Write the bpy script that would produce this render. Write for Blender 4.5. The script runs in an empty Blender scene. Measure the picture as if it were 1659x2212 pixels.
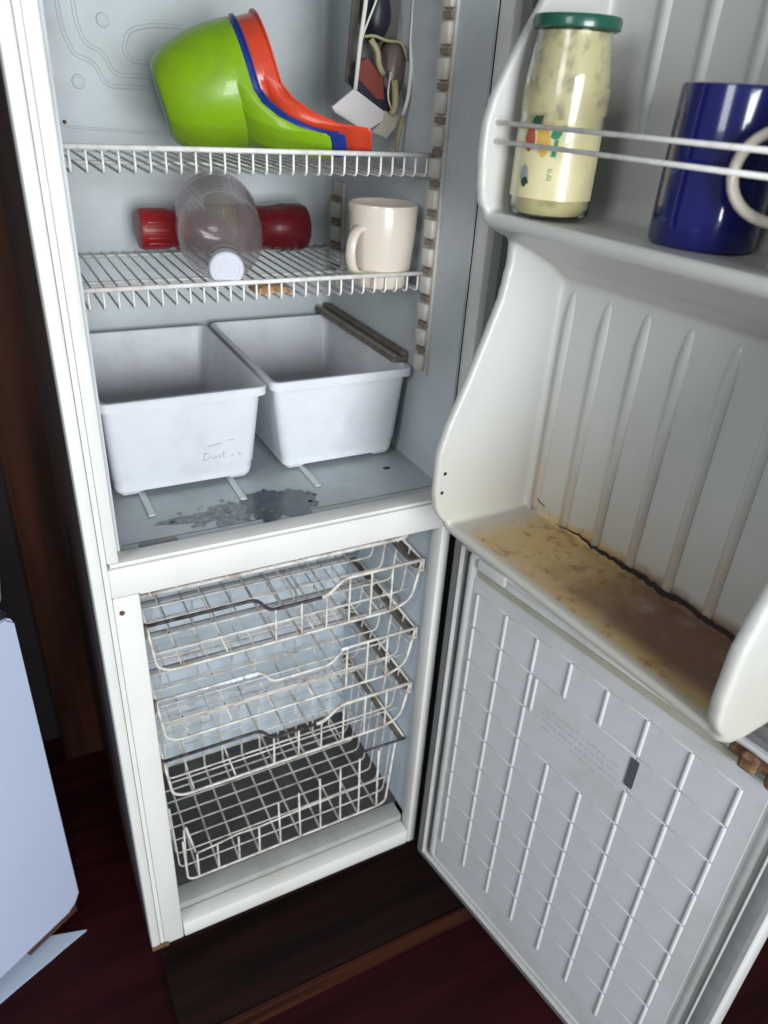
import bpy, bmesh, math, random
from mathutils import Vector, Matrix, noise
random.seed(7)
S = bpy.context.scene
COL = S.collection
R = math.radians

# ------------------------------------------------------------------ camera, world, lamps, exposure
cam = bpy.data.cameras.new('camera')
cam.sensor_fit = 'VERTICAL'; cam.sensor_height = 24.0
cam.lens = 1596.844 / 2212.0 * 24.0
cam.clip_start = 0.02; cam.clip_end = 60
cam.dof.use_dof = True; cam.dof.focus_distance = 1.0; cam.dof.aperture_fstop = 2.8
co = bpy.data.objects.new('camera', cam); COL.objects.link(co)
co.location = (-0.0511, -0.8645, 1.4376)
co.rotation_euler = (R(60.29185693), R(-3.31342692), R(-27.23706241))
S.camera = co
w = bpy.data.worlds.new('World'); S.world = w; w.use_nodes = True
w.node_tree.nodes['Background'].inputs[0].default_value = (0.60, 0.66, 0.74, 1)
w.node_tree.nodes['Background'].inputs[1].default_value = 0.34
def area(name, loc, target, sx, sy, power, col):
    l = bpy.data.lights.new(name, 'AREA'); l.shape = 'RECTANGLE'; l.size = sx; l.size_y = sy
    l.energy = power; l.color = col
    o = bpy.data.objects.new(name, l); COL.objects.link(o); o.location = loc
    o.rotation_euler = (Vector(target) - Vector(loc)).to_track_quat('-Z', 'Y').to_euler()
area('window_light', (0.08, -2.75, 1.42), (0.25, 0.1, 0.95), 1.1, 1.2, 86, (0.92, 0.965, 1.0))
area('side_fill_light', (-1.9, -1.5, 2.1), (0.4, 0.0, 0.9), 0.7, 1.0, 17, (0.94, 0.97, 1.0))  # unseen fill lamp from the left, raised to brighten the door liners
S.view_settings.view_transform = 'Standard'; S.view_settings.look = 'None'
S.view_settings.exposure = 0.18; S.view_settings.gamma = 1.0

# ------------------------------------------------------------------ materials
def nodes(m): return m.node_tree.nodes, m.node_tree.links
def mat(name, col, rough=.45, metal=0, dirt=None, amt=.35, scale=9, bump=.0, bscale=300, spec=.5, trans=0, ior=1.45, alpha=1, coat=0):
    m = bpy.data.materials.new(name); m.use_nodes = True
    n, l = nodes(m); b = n['Principled BSDF']
    b.inputs['Roughness'].default_value = rough; b.inputs['Metallic'].default_value = metal
    b.inputs['Specular IOR Level'].default_value = spec
    b.inputs['Transmission Weight'].default_value = trans; b.inputs['IOR'].default_value = ior
    b.inputs['Alpha'].default_value = alpha; b.inputs['Coat Weight'].default_value = coat
    c = (*col, 1)
    b.inputs['Base Color'].default_value = c
    tc = n.new('ShaderNodeTexCoord')
    if dirt:
        no = n.new('ShaderNodeTexNoise'); no.inputs['Scale'].default_value = scale; no.inputs['Detail'].default_value = 8
        no.inputs['Roughness'].default_value = .65
        l.new(tc.outputs['Object'], no.inputs['Vector'])
        r = n.new('ShaderNodeValToRGB'); r.color_ramp.elements[0].position = .45; r.color_ramp.elements[1].position = .75
        r.color_ramp.elements[0].color = (0, 0, 0, 1); r.color_ramp.elements[1].color = (amt, amt, amt, 1)
        l.new(no.outputs['Fac'], r.inputs['Fac'])
        mx = n.new('ShaderNodeMix'); mx.data_type = 'RGBA'; mx.inputs['A'].default_value = c; mx.inputs['B'].default_value = (*dirt, 1)
        l.new(r.outputs['Color'], mx.inputs['Factor']); l.new(mx.outputs['Result'], b.inputs['Base Color'])
        mm = n.new('ShaderNodeMath'); mm.operation = 'MULTIPLY_ADD'; mm.inputs[1].default_value = .35; mm.inputs[2].default_value = rough - .12
        l.new(no.outputs['Fac'], mm.inputs[0]); l.new(mm.outputs[0], b.inputs['Roughness'])
        m['mix'] = mx.name
    if bump:
        nb = n.new('ShaderNodeTexNoise'); nb.inputs['Scale'].default_value = bscale; nb.inputs['Detail'].default_value = 3
        l.new(tc.outputs['Object'], nb.inputs['Vector'])
        bm_ = n.new('ShaderNodeBump'); bm_.inputs['Strength'].default_value = bump; bm_.inputs['Distance'].default_value = .001
        l.new(nb.outputs['Fac'], bm_.inputs['Height']); l.new(bm_.outputs['Normal'], b.inputs['Normal'])
    return m
GR = (.36, .29, .20)
M = {}
M['enamel'] = mat('white_enamel', (.70, .70, .665), .38, dirt=(.50, .42, .30), amt=.30, scale=7, bump=.08, bscale=120)
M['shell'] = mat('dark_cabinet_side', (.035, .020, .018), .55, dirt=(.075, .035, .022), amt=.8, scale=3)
M['liner'] = mat('cold_grey_liner', (.50, .54, .55), .42, dirt=(.33, .33, .30), amt=.45, scale=6, bump=.12, bscale=60)
M['floor_liner'] = mat('liner_floor', (.42, .46, .48), .38, dirt=(.27, .28, .28), amt=.5, scale=11, bump=.1)
M['fz_liner'] = mat('freezer_liner', (.58, .66, .72), .45, dirt=(.30, .32, .33), amt=.5, scale=5, bump=.15, bscale=70)
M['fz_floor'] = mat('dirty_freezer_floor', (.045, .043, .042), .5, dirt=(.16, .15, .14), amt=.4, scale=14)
M['lip'] = mat('grey_lip', (.34, .35, .33), .45, dirt=(.2, .17, .12), amt=.5, scale=20)
M['wire'] = mat('white_coated_wire', (.78, .77, .735), .35, dirt=(.36, .24, .15), amt=.45, scale=60)
M['wire_rust'] = mat('aged_coated_wire', (.70, .67, .61), .42, dirt=(.17, .08, .04), amt=.9, scale=30)
M['wire_dark'] = mat('blackened_wire', (.030, .026, .032), .5, dirt=(.25, .2, .17), amt=.6, scale=70)
M['evap'] = mat('grey_evaporator_tube', (.30, .30, .31), .5, dirt=(.12, .08, .06), amt=.6, scale=30)
M['crisper'] = mat('white_crisper_plastic', (.70, .72, .755), .33, dirt=(.52, .52, .52), amt=.5, scale=20, bump=.05, bscale=50)
M['rail'] = mat('brown_grey_rail', (.17, .145, .115), .5, dirt=(.06, .04, .03), amt=.8, scale=40)
M['column'] = mat('yellowed_support_plastic', (.58, .56, .50), .4, dirt=(.33, .20, .11), amt=.55, scale=25)
M['column_grey'] = mat('dusty_plastic', (.30, .28, .245), .5, dirt=(.12, .10, .08), amt=.8, scale=40)
M['notch'] = mat('dark_notch', (.22, .17, .13), .6)
M['gasket'] = mat('grey_rubber_gasket', (.17, .175, .175), .55, dirt=(.10, .09, .08), amt=.6, scale=25)
M['gasket_light'] = mat('pale_gasket_edge', (.44, .43, .42), .5, dirt=(.25, .22, .2), amt=.5, scale=30)
M['gap'] = mat('dark_gap', (.015, .013, .015), .7)
M['door'] = mat('door_skin', (.60, .60, .58), .35)
M['fzdoor'] = mat('freezer_door_liner', (.52, .52, .53), .36, dirt=(.28, .28, .26), amt=.5, scale=7, bump=.1, bscale=40)
M['fzrib'] = mat('freezer_door_rib', (.57, .57, .57), .33, dirt=(.34, .33, .30), amt=.4, scale=12)
M['fzrim'] = mat('freezer_door_rim', (.55, .56, .54), .3, dirt=(.34, .32, .22), amt=.5, scale=9)
M['groove'] = mat('yellowed_groove', (.34, .335, .27), .5, dirt=(.24, .225, .10), amt=.8, scale=10)
M['slot'] = mat('dark_slot', (.075, .075, .085), .6)
M['rust'] = mat('rusty_metal', (.10, .045, .02), .75, dirt=(.30, .19, .10), amt=.9, scale=70, bump=.5)
M['green'] = mat('lime_green_plastic', (.225, .41, .006), .30, dirt=(.17, .30, .012), amt=.7, scale=30, coat=.15)
M['green_base'] = mat('green_base', (.13, .28, .03), .35, dirt=(.10, .22, .02), amt=.5, scale=12)
M['blue_pl'] = mat('blue_plastic', (.012, .035, .22), .3)
M['red_pl'] = mat('orange_red_plastic', (.62, .06, .022), .25, dirt=(.42, .035, .03), amt=.7, scale=30, coat=.15)
M['red_cap'] = mat('red_cap', (.30, .012, .016), .4)
M['red_glass'] = mat('dark_red_bottle', (.105, .004, .008), .2, dirt=(.07, .003, .006), amt=.5, scale=12, coat=.5)
def m_thin(name, tint, amt_, rough):
    m = bpy.data.materials.new(name); m.use_nodes = True; n, l = nodes(m); n.remove(n['Principled BSDF'])
    out = n['Material Output']; tr = n.new('ShaderNodeBsdfTransparent'); tr.inputs[0].default_value = (*tint, 1)
    gl = n.new('ShaderNodeBsdfGlossy'); gl.inputs['Roughness'].default_value = rough
    df = n.new('ShaderNodeBsdfDiffuse'); df.inputs[0].default_value = (.62, .55, .56, 1)
    lw = n.new('ShaderNodeLayerWeight'); lw.inputs[0].default_value = .35
    m1 = n.new('ShaderNodeMixShader'); m1.inputs[0].default_value = amt_
    m2 = n.new('ShaderNodeMixShader')
    sc = n.new('ShaderNodeMath'); sc.operation = 'MULTIPLY_ADD'; sc.inputs[1].default_value = .45; sc.inputs[2].default_value = .04
    l.new(tr.outputs[0], m1.inputs[1]); l.new(df.outputs[0], m1.inputs[2]); l.new(lw.outputs['Facing'], sc.inputs[0]); l.new(sc.outputs[0], m2.inputs[0])
    l.new(m1.outputs[0], m2.inputs[1]); l.new(gl.outputs[0], m2.inputs[2]); l.new(m2.outputs[0], out.inputs['Surface'])
    return m
M['pet'] = m_thin('clear_pet', (.94, .90, .91), .17, .12)
M['white_cap'] = mat('white_cap', (.62, .62, .68), .4)
M['cream'] = mat('cream_ceramic', (.66, .58, .49), .22, dirt=(.55, .47, .38), amt=.4, scale=9, coat=.5)
M['tan'] = mat('tan_packet', (.55, .33, .17), .5, dirt=(.35, .18, .08), amt=.6, scale=60)
M['card'] = mat('pale_card', (.50, .46, .46), .6)
M['card2'] = mat('soiled_card_flap', (.36, .32, .25), .6)
M['housing_in'] = mat('dark_grey_brown_plastic', (.10, .095, .085), .6, dirt=(.04, .03, .025), amt=.8, scale=30)  # dark grey-brown back plate of the open housing, blotched at random
M['string'] = mat('pale_string', (.60, .58, .52), .7)
M['yellow'] = mat('yellow_wire', (.30, .26, .14), .5, dirt=(.2, .15, .05), amt=.6, scale=80)
M['black'] = mat('black_plastic', (.012, .012, .022), .45)
M['darkred'] = mat('dull_red_plastic', (.17, .030, .02), .5)
M['casing'] = mat('smoky_brown_casing', (.10, .075, .068), .3, dirt=(.05, .03, .02), amt=.6, scale=40)
M['bluemug'] = mat('cobalt_glaze', (.008, .010, .115), .10, dirt=(.005, .006, .06), amt=.6, scale=7, coat=.6)
M['jarglass'] = mat('jar_glass', (.96, .965, .94), .03, trans=1, ior=1.25)
M['lid'] = mat('dark_green_lid', (.006, .075, .045), .3, coat=.4)
M['white_app'] = mat('white_appliance_paint', (.50, .56, .72), .35, dirt=(.42, .48, .62), amt=.4, scale=4)
M['board'] = mat('pale_board', (.46, .54, .66), .4, dirt=(.36, .42, .5), amt=.4, scale=8)
M['paleblue'] = mat('pale_blue_plastic', (.45, .60, .75), .3)
M['ink'] = mat('faint_ink', (.55, .55, .58), .6)
M['emb'] = mat('embossed_print', (.40, .40, .41), .45)
M['screw'] = mat('hole_black', (.02, .02, .02), .6)
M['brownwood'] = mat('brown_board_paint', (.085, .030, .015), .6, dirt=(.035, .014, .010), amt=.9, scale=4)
M['wall'] = mat('dark_wall', (.012, .008, .008), .8, dirt=(.03, .02, .02), amt=.5, scale=2)

# jar contents: pale cream with herb flecks, and the printed label
def m_contents(name, base, fleck, sc, lo, hi):
    m = bpy.data.materials.new(name); m.use_nodes = True; n, l = nodes(m); b = n['Principled BSDF']
    b.inputs['Roughness'].default_value = .35; b.inputs['Coat Weight'].default_value = .5
    tc = n.new('ShaderNodeTexCoord'); no = n.new('ShaderNodeTexNoise'); no.inputs['Scale'].default_value = sc; no.inputs['Detail'].default_value = 5
    r = n.new('ShaderNodeValToRGB'); e = r.color_ramp.elements
    e[0].position = lo; e[0].color = (*base, 1); e[1].position = hi; e[1].color = (*fleck, 1)
    l.new(tc.outputs['Object'], no.inputs['Vector']); l.new(no.outputs['Fac'], r.inputs['Fac']); l.new(r.outputs['Color'], b.inputs['Base Color'])
    return m
M['contents'] = m_contents('pale_cream_contents', (.62, .55, .29), (.30, .26, .14), 42, .56, .78)
M['label'] = m_contents('cream_label_print', (.64, .58, .33), (.48, .41, .22), 25, .5, .9)
M['lab_green'] = mat('label_green', (.03, .22, .10), .4); M['lab_dgreen'] = mat('label_dark_green', (.012, .06, .035), .4)
M['lab_orange'] = mat('label_orange', (.58, .36, .07), .4); M['lab_red'] = mat('label_red', (.38, .08, .05), .4)
M['lab_grey'] = mat('label_grey', (.25, .28, .27), .4)

# moulded door liner: stained at the bottom (rust that pooled on the shelf)
def m_tub():
    m = bpy.data.materials.new('moulded_door_liner'); m.use_nodes = True; n, l = nodes(m); b = n['Principled BSDF']
    b.inputs['Roughness'].default_value = .36
    tc = n.new('ShaderNodeTexCoord'); sep = n.new('ShaderNodeSeparateXYZ'); l.new(tc.outputs['Object'], sep.inputs[0])
    def noi(s, d=8, vec=None):
        k = n.new('ShaderNodeTexNoise'); k.inputs['Scale'].default_value = s; k.inputs['Detail'].default_value = d; k.inputs['Roughness'].default_value = .65
        l.new(vec if vec else tc.outputs['Object'], k.inputs['Vector']); return k.outputs['Fac']
    def mth(op, a, b_=None, c=None, clamp=False):
        k = n.new('ShaderNodeMath'); k.operation = op; k.use_clamp = clamp
        for i, v in enumerate((a, b_, c)):
            if v is None: continue
            if isinstance(v, (int, float)): k.inputs[i].default_value = v
            else: l.new(v, k.inputs[i])
        return k.outputs[0]
    def mr(v, a, b_, c=0, d=1):
        k = n.new('ShaderNodeMapRange'); k.interpolation_type = 'SMOOTHSTEP'
        l.new(v, k.inputs['Value'])
        for i, q in zip(('From Min', 'From Max', 'To Min', 'To Max'), (a, b_, c, d)): k.inputs[i].default_value = q
        return k.outputs['Result']
    s, y, z = sep.outputs[0], sep.outputs[1], sep.outputs[2]
    low = mr(mth('ADD', z, mth('MULTIPLY', noi(18), .045)), .952, .932)      # the shelf floor and the foot of the back
    front = mr(y, -.078, -.066)                                          # not on the front lip
    side = mr(s, .082, .150)
    rust = mth('MULTIPLY', mth('MULTIPLY', mth('MULTIPLY', low, front), side), mr(s, .519, .508))
    rust = mth('MULTIPLY', rust, mr(noi(9), .22, .50, .35, 1))
    dark = mth('MULTIPLY', mr(mth('ADD', s, mth('MULTIPLY', noi(16), .25)), .30, .52), mr(y, -.07, -.03))
    c1 = n.new('ShaderNodeMix'); c1.data_type = 'RGBA'
    c1.inputs['A'].default_value = (.54, .375, .165, 1); c1.inputs['B'].default_value = (.19, .105, .065, 1)
    l.new(dark, c1.inputs['Factor'])
    c2 = n.new('ShaderNodeMix'); c2.data_type = 'RGBA'; c2.inputs['B'].default_value = (.22, .085, .025, 1)
    l.new(mr(noi(60), .50, .68, 0, .65), c2.inputs['Factor']); l.new(c1.outputs['Result'], c2.inputs['A'])
    # faint tan haze above the stain and general grime
    hz = mth('MULTIPLY', mr(mth('ADD', z, mth('MULTIPLY', noi(7), .12)), 1.16, .96), .35)
    base = n.new('ShaderNodeMix'); base.data_type = 'RGBA'
    base.inputs['A'].default_value = (.54, .54, .51, 1); base.inputs['B'].default_value = (.42, .36, .24, 1)
    l.new(hz, base.inputs['Factor'])
    g = n.new('ShaderNodeMix'); g.data_type = 'RGBA'; g.inputs['B'].default_value = (.30, .31, .28, 1)
    l.new(mr(noi(5), .48, .8, 0, .4), g.inputs['Factor']); l.new(base.outputs['Result'], g.inputs['A'])
    f = n.new('ShaderNodeMix'); f.data_type = 'RGBA'
    l.new(rust, f.inputs['Factor']); l.new(g.outputs['Result'], f.inputs['A']); l.new(c2.outputs['Result'], f.inputs['B'])
    l.new(f.outputs['Result'], b.inputs['Base Color'])
    l.new(mr(rust, 0, 1, .34, .62), b.inputs['Roughness'])
    return m
M['tub'] = m_tub()
def m_rib():
    m = bpy.data.materials.new('liner_rib'); m.use_nodes = True; n, l = nodes(m); b = n['Principled BSDF']
    b.inputs['Roughness'].default_value = .3
    tc = n.new('ShaderNodeTexCoord'); sep = n.new('ShaderNodeSeparateXYZ'); l.new(tc.outputs['Object'], sep.inputs[0])
    no = n.new('ShaderNodeTexNoise'); no.inputs['Scale'].default_value = 20; l.new(tc.outputs['Object'], no.inputs['Vector'])
    a = n.new('ShaderNodeMath'); a.operation = 'MULTIPLY_ADD'; a.inputs[1].default_value = .15; l.new(no.outputs['Fac'], a.inputs[0]); l.new(sep.outputs[2], a.inputs[2])
    k = n.new('ShaderNodeMapRange'); l.new(a.outputs[0], k.inputs['Value'])
    for i, q in zip(('From Min', 'From Max', 'To Min', 'To Max'), (.30, .07, 0, .75)): k.inputs[i].default_value = q
    mx = n.new('ShaderNodeMix'); mx.data_type = 'RGBA'; mx.inputs['A'].default_value = (.51, .515, .49, 1); mx.inputs['B'].default_value = (.40, .30, .19, 1)
    l.new(k.outputs['Result'], mx.inputs['Factor']); l.new(mx.outputs['Result'], b.inputs['Base Color'])
    return m
M['rib'] = m_rib()
def m_wood(name, c1, c2, rough, sc=(1.2, 14, 14)):
    m = bpy.data.materials.new(name); m.use_nodes = True; n, l = nodes(m); b = n['Principled BSDF']
    b.inputs['Roughness'].default_value = rough; b.inputs['Specular IOR Level'].default_value = .12
    tc = n.new('ShaderNodeTexCoord'); mp = n.new('ShaderNodeMapping'); mp.inputs['Scale'].default_value = sc
    no = n.new('ShaderNodeTexNoise'); no.inputs['Scale'].default_value = 2.2; no.inputs['Detail'].default_value = 8
    r = n.new('ShaderNodeValToRGB'); e = r.color_ramp.elements
    e[0].position = .35; e[0].color = (*c1, 1); e[1].position = .7; e[1].color = (*c2, 1)
    l.new(tc.outputs['Object'], mp.inputs[0]); l.new(mp.outputs[0], no.inputs['Vector']); l.new(no.outputs['Fac'], r.inputs['Fac']); l.new(r.outputs['Color'], b.inputs['Base Color'])
    return m
M['redfloor'] = m_wood('dark_red_floor', (.014, .002, .0028), (.031, .0040, .005), .6)
M['platform'] = m_wood('dark_platform_wood', (.005, .0022, .0018), (.017, .0055, .0038), .7)
M['platedge'] = m_wood('brown_platform_edge', (.018, .006, .004), (.055, .017, .008), .5)
M['wallwood'] = m_wood('rust_brown_board', (.016, .006, .004), (.055, .017, .008), .6, (9, 9, .8))

# ------------------------------------------------------------------ helpers
def obj(name, bm, m, parent=None, loc=(0, 0, 0), rot=(0, 0, 0), smooth=False):
    if isinstance(bm, bmesh.types.BMesh):
        bmesh.ops.recalc_face_normals(bm, faces=bm.faces)
        me = bpy.data.meshes.new(name); bm.to_mesh(me); bm.free()
        if smooth:
            me.shade_smooth()
            if smooth != 'all': me.set_sharp_from_angle(angle=R(38))
        if m: me.materials.append(M[m])
    else: me = bm
    o = bpy.data.objects.new(name, me); COL.objects.link(o)
    o.location = loc; o.rotation_euler = rot
    if parent: o.parent = parent
    return o
def tag(o, label=None, cat=None, group=None, kind=None):
    if label: o['label'] = label
    if cat: o['category'] = cat
    if group: o['group'] = group
    if kind: o['kind'] = kind
    return o
def thing(name, label, cat, loc=(0, 0, 0), rot=(0, 0, 0), group=None):
    o = bpy.data.objects.new(name, None); COL.objects.link(o); o.empty_display_size = .05
    o.location = loc; o.rotation_euler = rot
    return tag(o, label, cat, group)
def box(bm, x0, x1, y0, y1, z0, z1, bev=0, seg=2):
    b2 = bmesh.new(); bmesh.ops.create_cube(b2, size=1)
    for v in b2.verts:
        v.co = Vector(((x0 + x1) / 2 + v.co.x * (x1 - x0), (y0 + y1) / 2 + v.co.y * (y1 - y0), (z0 + z1) / 2 + v.co.z * (z1 - z0)))
    if bev: bmesh.ops.bevel(b2, geom=b2.edges[:], offset=bev, segments=seg, profile=.5, affect='EDGES')
    me = bpy.data.meshes.new('t'); b2.to_mesh(me); b2.free(); bm.from_mesh(me); bpy.data.meshes.remove(me)
    return bm
def bx(*a, **k): return box(bmesh.new(), *a, **k)
def tube(bm, pts, r, n=8, closed=False, cap=True):
    pts = [Vector(p) for p in pts]; N = len(pts); rings = []
    up = None
    for i, p in enumerate(pts):
        if closed: t = (pts[(i + 1) % N] - pts[i - 1])
        else: t = pts[min(i + 1, N - 1)] - pts[max(i - 1, 0)]
        t.normalize()
        if up is None:
            up = Vector((0, 0, 1)) if abs(t.z) < .9 else Vector((0, 1, 0))
        a = t.cross(up).normalized(); b = a.cross(t).normalized(); up = b
        rr = r[i] if isinstance(r, (list, tuple)) else r
        rings.append([bm.verts.new(p + a * rr * math.cos(k * 2 * math.pi / n) + b * rr * math.sin(k * 2 * math.pi / n)) for k in range(n)])
    for i in range(N if closed else N - 1):
        A, B = rings[i], rings[(i + 1) % N]
        for k in range(n): bm.faces.new((A[k], A[(k + 1) % n], B[(k + 1) % n], B[k]))
    if cap and not closed:
        bm.faces.new(rings[0][::-1]); bm.faces.new(rings[-1])
    return bm
def rounded(pts, rad, n=4):
    """round the corners of a polyline"""
    pts = [Vector(p) for p in pts]; out = [pts[0]]
    for i in range(1, len(pts) - 1):
        a, b, c = pts[i - 1], pts[i], pts[i + 1]
        u, v = (a - b), (c - b); r = min(rad, u.length * .45, v.length * .45)
        p, q = b + u.normalized() * r, b + v.normalized() * r
        for k in range(n + 1):
            t = k / n; out.append((1 - t) ** 2 * p + 2 * t * (1 - t) * b + t * t * q)
    out.append(pts[-1]); return out
def lathe(bm, prof, n=40, mtx=None, closed_ends=True):
    """prof: list of (r, z)"""
    rings = []
    for r, z in prof:
        if r < 1e-6: rings.append([bm.verts.new((0, 0, z))])
        else: rings.append([bm.verts.new((r * math.cos(2 * math.pi * k / n), r * math.sin(2 * math.pi * k / n), z)) for k in range(n)])
    for A, B in zip(rings, rings[1:]):
        for k in range(n):
            a, a2 = A[k % len(A)], A[(k + 1) % len(A)]; b, b2 = B[k % len(B)], B[(k + 1) % len(B)]
            f = [a, a2, b2, b]; g = []
            for v in f:
                if v not in g: g.append(v)
            if len(g) > 2: bm.faces.new(g)
    if mtx: bmesh.ops.transform(bm, matrix=mtx, verts=bm.verts)
    return bm
def prism(bm, poly, axis, a0, a1):
    """polygon given in the two other axes (order y,z / x,z / x,y) extruded along axis"""
    def P(p, a):
        return {'x': (a, p[0], p[1]), 'y': (p[0], a, p[1]), 'z': (p[0], p[1], a)}[axis]
    A = [bm.verts.new(P(p, a0)) for p in poly]; B = [bm.verts.new(P(p, a1)) for p in poly]
    n = len(poly)
    bm.faces.new(A); bm.faces.new(B[::-1])
    for i in range(n): bm.faces.new((A[i], A[(i + 1) % n], B[(i + 1) % n], B[i]))
    return bm
def rrect(cx, cy, w_, h, r, n=5):
    out = []
    for sx, sy, a0 in ((1, 1, 0), (-1, 1, 90), (-1, -1, 180), (1, -1, 270)):
        for k in range(n + 1):
            a = R(a0 + 90 * k / n); out.append((cx + sx * (w_ / 2 - r) + r * math.cos(a), cy + sy * (h / 2 - r) + r * math.sin(a)))
    return out
def loft(bm, loops, cap0=True, cap1=True):
    L = [[bm.verts.new(p) for p in lp] for lp in loops]
    n = len(L[0])
    for A, B in zip(L, L[1:]):
        for i in range(n): bm.faces.new((A[i], A[(i + 1) % n], B[(i + 1) % n], B[i]))
    if cap0: bm.faces.new(L[0][::-1])
    if cap1: bm.faces.new(L[-1])
    return bm

# ------------------------------------------------------------------ room
FZ = -.08
tag(obj('floor', bx(-2.5, 3.0, -3.5, .9, FZ - .05, FZ), 'redfloor'), kind='structure')
tag(obj('wall', bx(-2.5, 3.0, .72, .80, FZ - .001, 2.6), 'wall'), kind='structure')
plat = thing('wooden_platform', 'low dark wooden platform with brown front edge under the open fridge', 'platform', (0.3, .2, FZ))
obj('platform_board', bx(-.285, .60, -.345, .50, .001, .042, bev=.002), 'platform', plat)
obj('front_edge', bx(-.285, .60, -.357, -.346, .0, .0445, bev=.002), 'platedge', plat)
post = obj('wooden_board', bx(-.075, .045, -.02, .02, 0, 2.3, bev=.003), 'wallwood', loc=(-.012, .65, FZ))
tag(post, 'tall rust brown wooden board standing in the gap left of the fridge', 'board')

# white appliance at the left edge of the picture
Pa = Vector((-.107, .193, -.03)); ang = math.atan2(.851 * 0 + -.525, -.851)  # direction of its front edge
app = thing('white_appliance', 'pale blue-white kitchen appliance at the left edge, bottom corner rounded', 'appliance', (Pa.x, Pa.y, FZ), (0, 0, R(180) + math.atan2(.525, .851) - R(180)))
# local +x points right along the front; the body goes left (-x) and back (+y)
bm = bmesh.new()
prof = []
for (x, z, r_, a0) in ((-.0, .05, .035, 270), ):
    pass
poly = [(-.62, .05)] + [(-.028 + .028 * math.cos(R(a)), .078 + .028 * math.sin(R(a))) for a in range(-90, 1, 15)] + \
       [(-.012 + .012 * math.cos(R(a)), .765 + .012 * math.sin(R(a))) for a in range(0, 91, 15)] + [(-.62, .777)]
prism(bm, poly, 'y', 0, .40)
bmesh.ops.bevel(bm, geom=[e for e in bm.edges if abs(e.verts[0].co.y) < 1e-6 and abs(e.verts[1].co.y) < 1e-6], offset=.004, segments=2, affect='EDGES')
obj('body', bm, 'white_app', app, smooth=True)
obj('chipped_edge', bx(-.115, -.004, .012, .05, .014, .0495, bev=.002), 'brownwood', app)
obj('top_trim', bx(-.6, -.004, .004, .39, .778, .788, bev=.003), 'black', app)
for fx in (-.045, -.56): obj('foot', lathe(bmesh.new(), [(0, 0), (.018, 0), (.018, .02), (.01, .03), (.01, .05), (0, .05)], 16), 'black', app, (fx, .05, 0), smooth=True)
bm = bmesh.new()
e0 = Vector((-.107, .158)); e1 = Vector((-.271, .082)); dr = (e1 - e0).normalized()
bk = Vector((-.177, .176))
pts2 = [e0] + [e0 + dr * (.75 * k / 30) + Vector((dr.y, -dr.x)) * .0016 * noise.noise(Vector((k * 1.7, 1, 1))) for k in range(1, 31)] + [bk + (bk - e0).normalized() * .65, bk]
prism(bm, [(p.x + .107, p.y - .158) for p in pts2], 'z', 0, .004)
tag(obj('flat_board', bm, 'board', loc=(-.107, .158, FZ + .001)), 'flat pale board lying on the floor under the white appliance', 'board')
pb = thing('plastic_tub', 'pale blue plastic tub standing on the white appliance', 'tub', (-.166, .238, FZ + .789))
obj('body', lathe(bmesh.new(), [(0, 0), (.048, 0), (.060, .10), (.063, .104), (.060, .108), (.057, .10), (.046, .006), (0, .005)], 32), 'paleblue', pb, smooth=True)

# ------------------------------------------------------------------ the fridge-freezer
fr = thing('fridge_freezer', 'old open white fridge-freezer with both doors swung to the right, stained and rusty', 'fridge', (0, 0, 0))
ZT = 1.82
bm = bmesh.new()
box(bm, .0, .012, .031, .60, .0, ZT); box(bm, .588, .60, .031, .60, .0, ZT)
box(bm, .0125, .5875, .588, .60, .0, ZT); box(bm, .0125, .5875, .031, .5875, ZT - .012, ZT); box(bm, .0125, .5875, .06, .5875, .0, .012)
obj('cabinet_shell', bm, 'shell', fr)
obj('plinth', bx(.013, .587, .03, .055, -.037, .023), 'platform', fr)
for fx in (.04, .56): obj('foot', bx(fx - .02, fx + .02, .5, .54, -.0375, -.0005), 'black', fr)
# front frame
bm = bmesh.new()
box(bm, 0, .0160, -.002, .030, .024, ZT, bev=.004); box(bm, .0162, .0227, .0, .030, .024, ZT); 
obj('outer_stile', bm, 'enamel', fr, smooth=True)
bm = bmesh.new(); box(bm, .0229, .0385, -.001, .030, .8795, ZT, bev=.0025); obj('inner_stile', bm, 'enamel', fr, smooth=True)
bm = bmesh.new(); box(bm, .0229, .0589, -.001, .030, .024, .8245, bev=.003); obj('inner_stile', bm, 'enamel', fr, smooth=True)
bm = bmesh.new(); box(bm, .0229, .560, -.0025, .028, .826, .8715, bev=.0022); obj('divider_bar', bm, 'enamel', fr, smooth=True)
obj('divider_lip', bx(.026, .556, .0, .030, .8725, .8785, bev=.0015), 'enamel', fr, smooth=True)
obj('divider_lip', bx(.060, .5405, .003, .020, .8200, .8250, bev=.0015), 'enamel', fr, smooth=True)
obj('bottom_bar', bx(.0595, .5405, -.002, .030, .024, .0635, bev=.004), 'enamel', fr, smooth=True)
obj('bottom_lip', bx(.0589, .5411, .0305, .070, .050, .0775, bev=.003), 'lip', fr, smooth=True)
bm = bmesh.new(); box(bm, .5411, .5595, -.001, .030, .024, .8245, bev=.003); obj('right_stile', bm, 'enamel', fr, smooth=True)
bm = bmesh.new(); box(bm, .560, .578, -.001, .030, .8725, ZT, bev=.003); obj('right_stile', bm, 'enamel', fr, smooth=True)
bm = bmesh.new(); box(bm, .5598, .5995, .014, .0305, .024, .8700); box(bm, .5783, .5995, .014, .0305, .8702, ZT); obj('hinge_channel', bm, 'gap', fr)
obj('corner_rust', bx(.0, .03, -.0045, -.0035, .0245, .0345), 'rust', fr)
obj('hinge_bracket', bx(.535, .598, -.024, -.0035, .846, .852, bev=.001), 'rust', fr)
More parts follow.
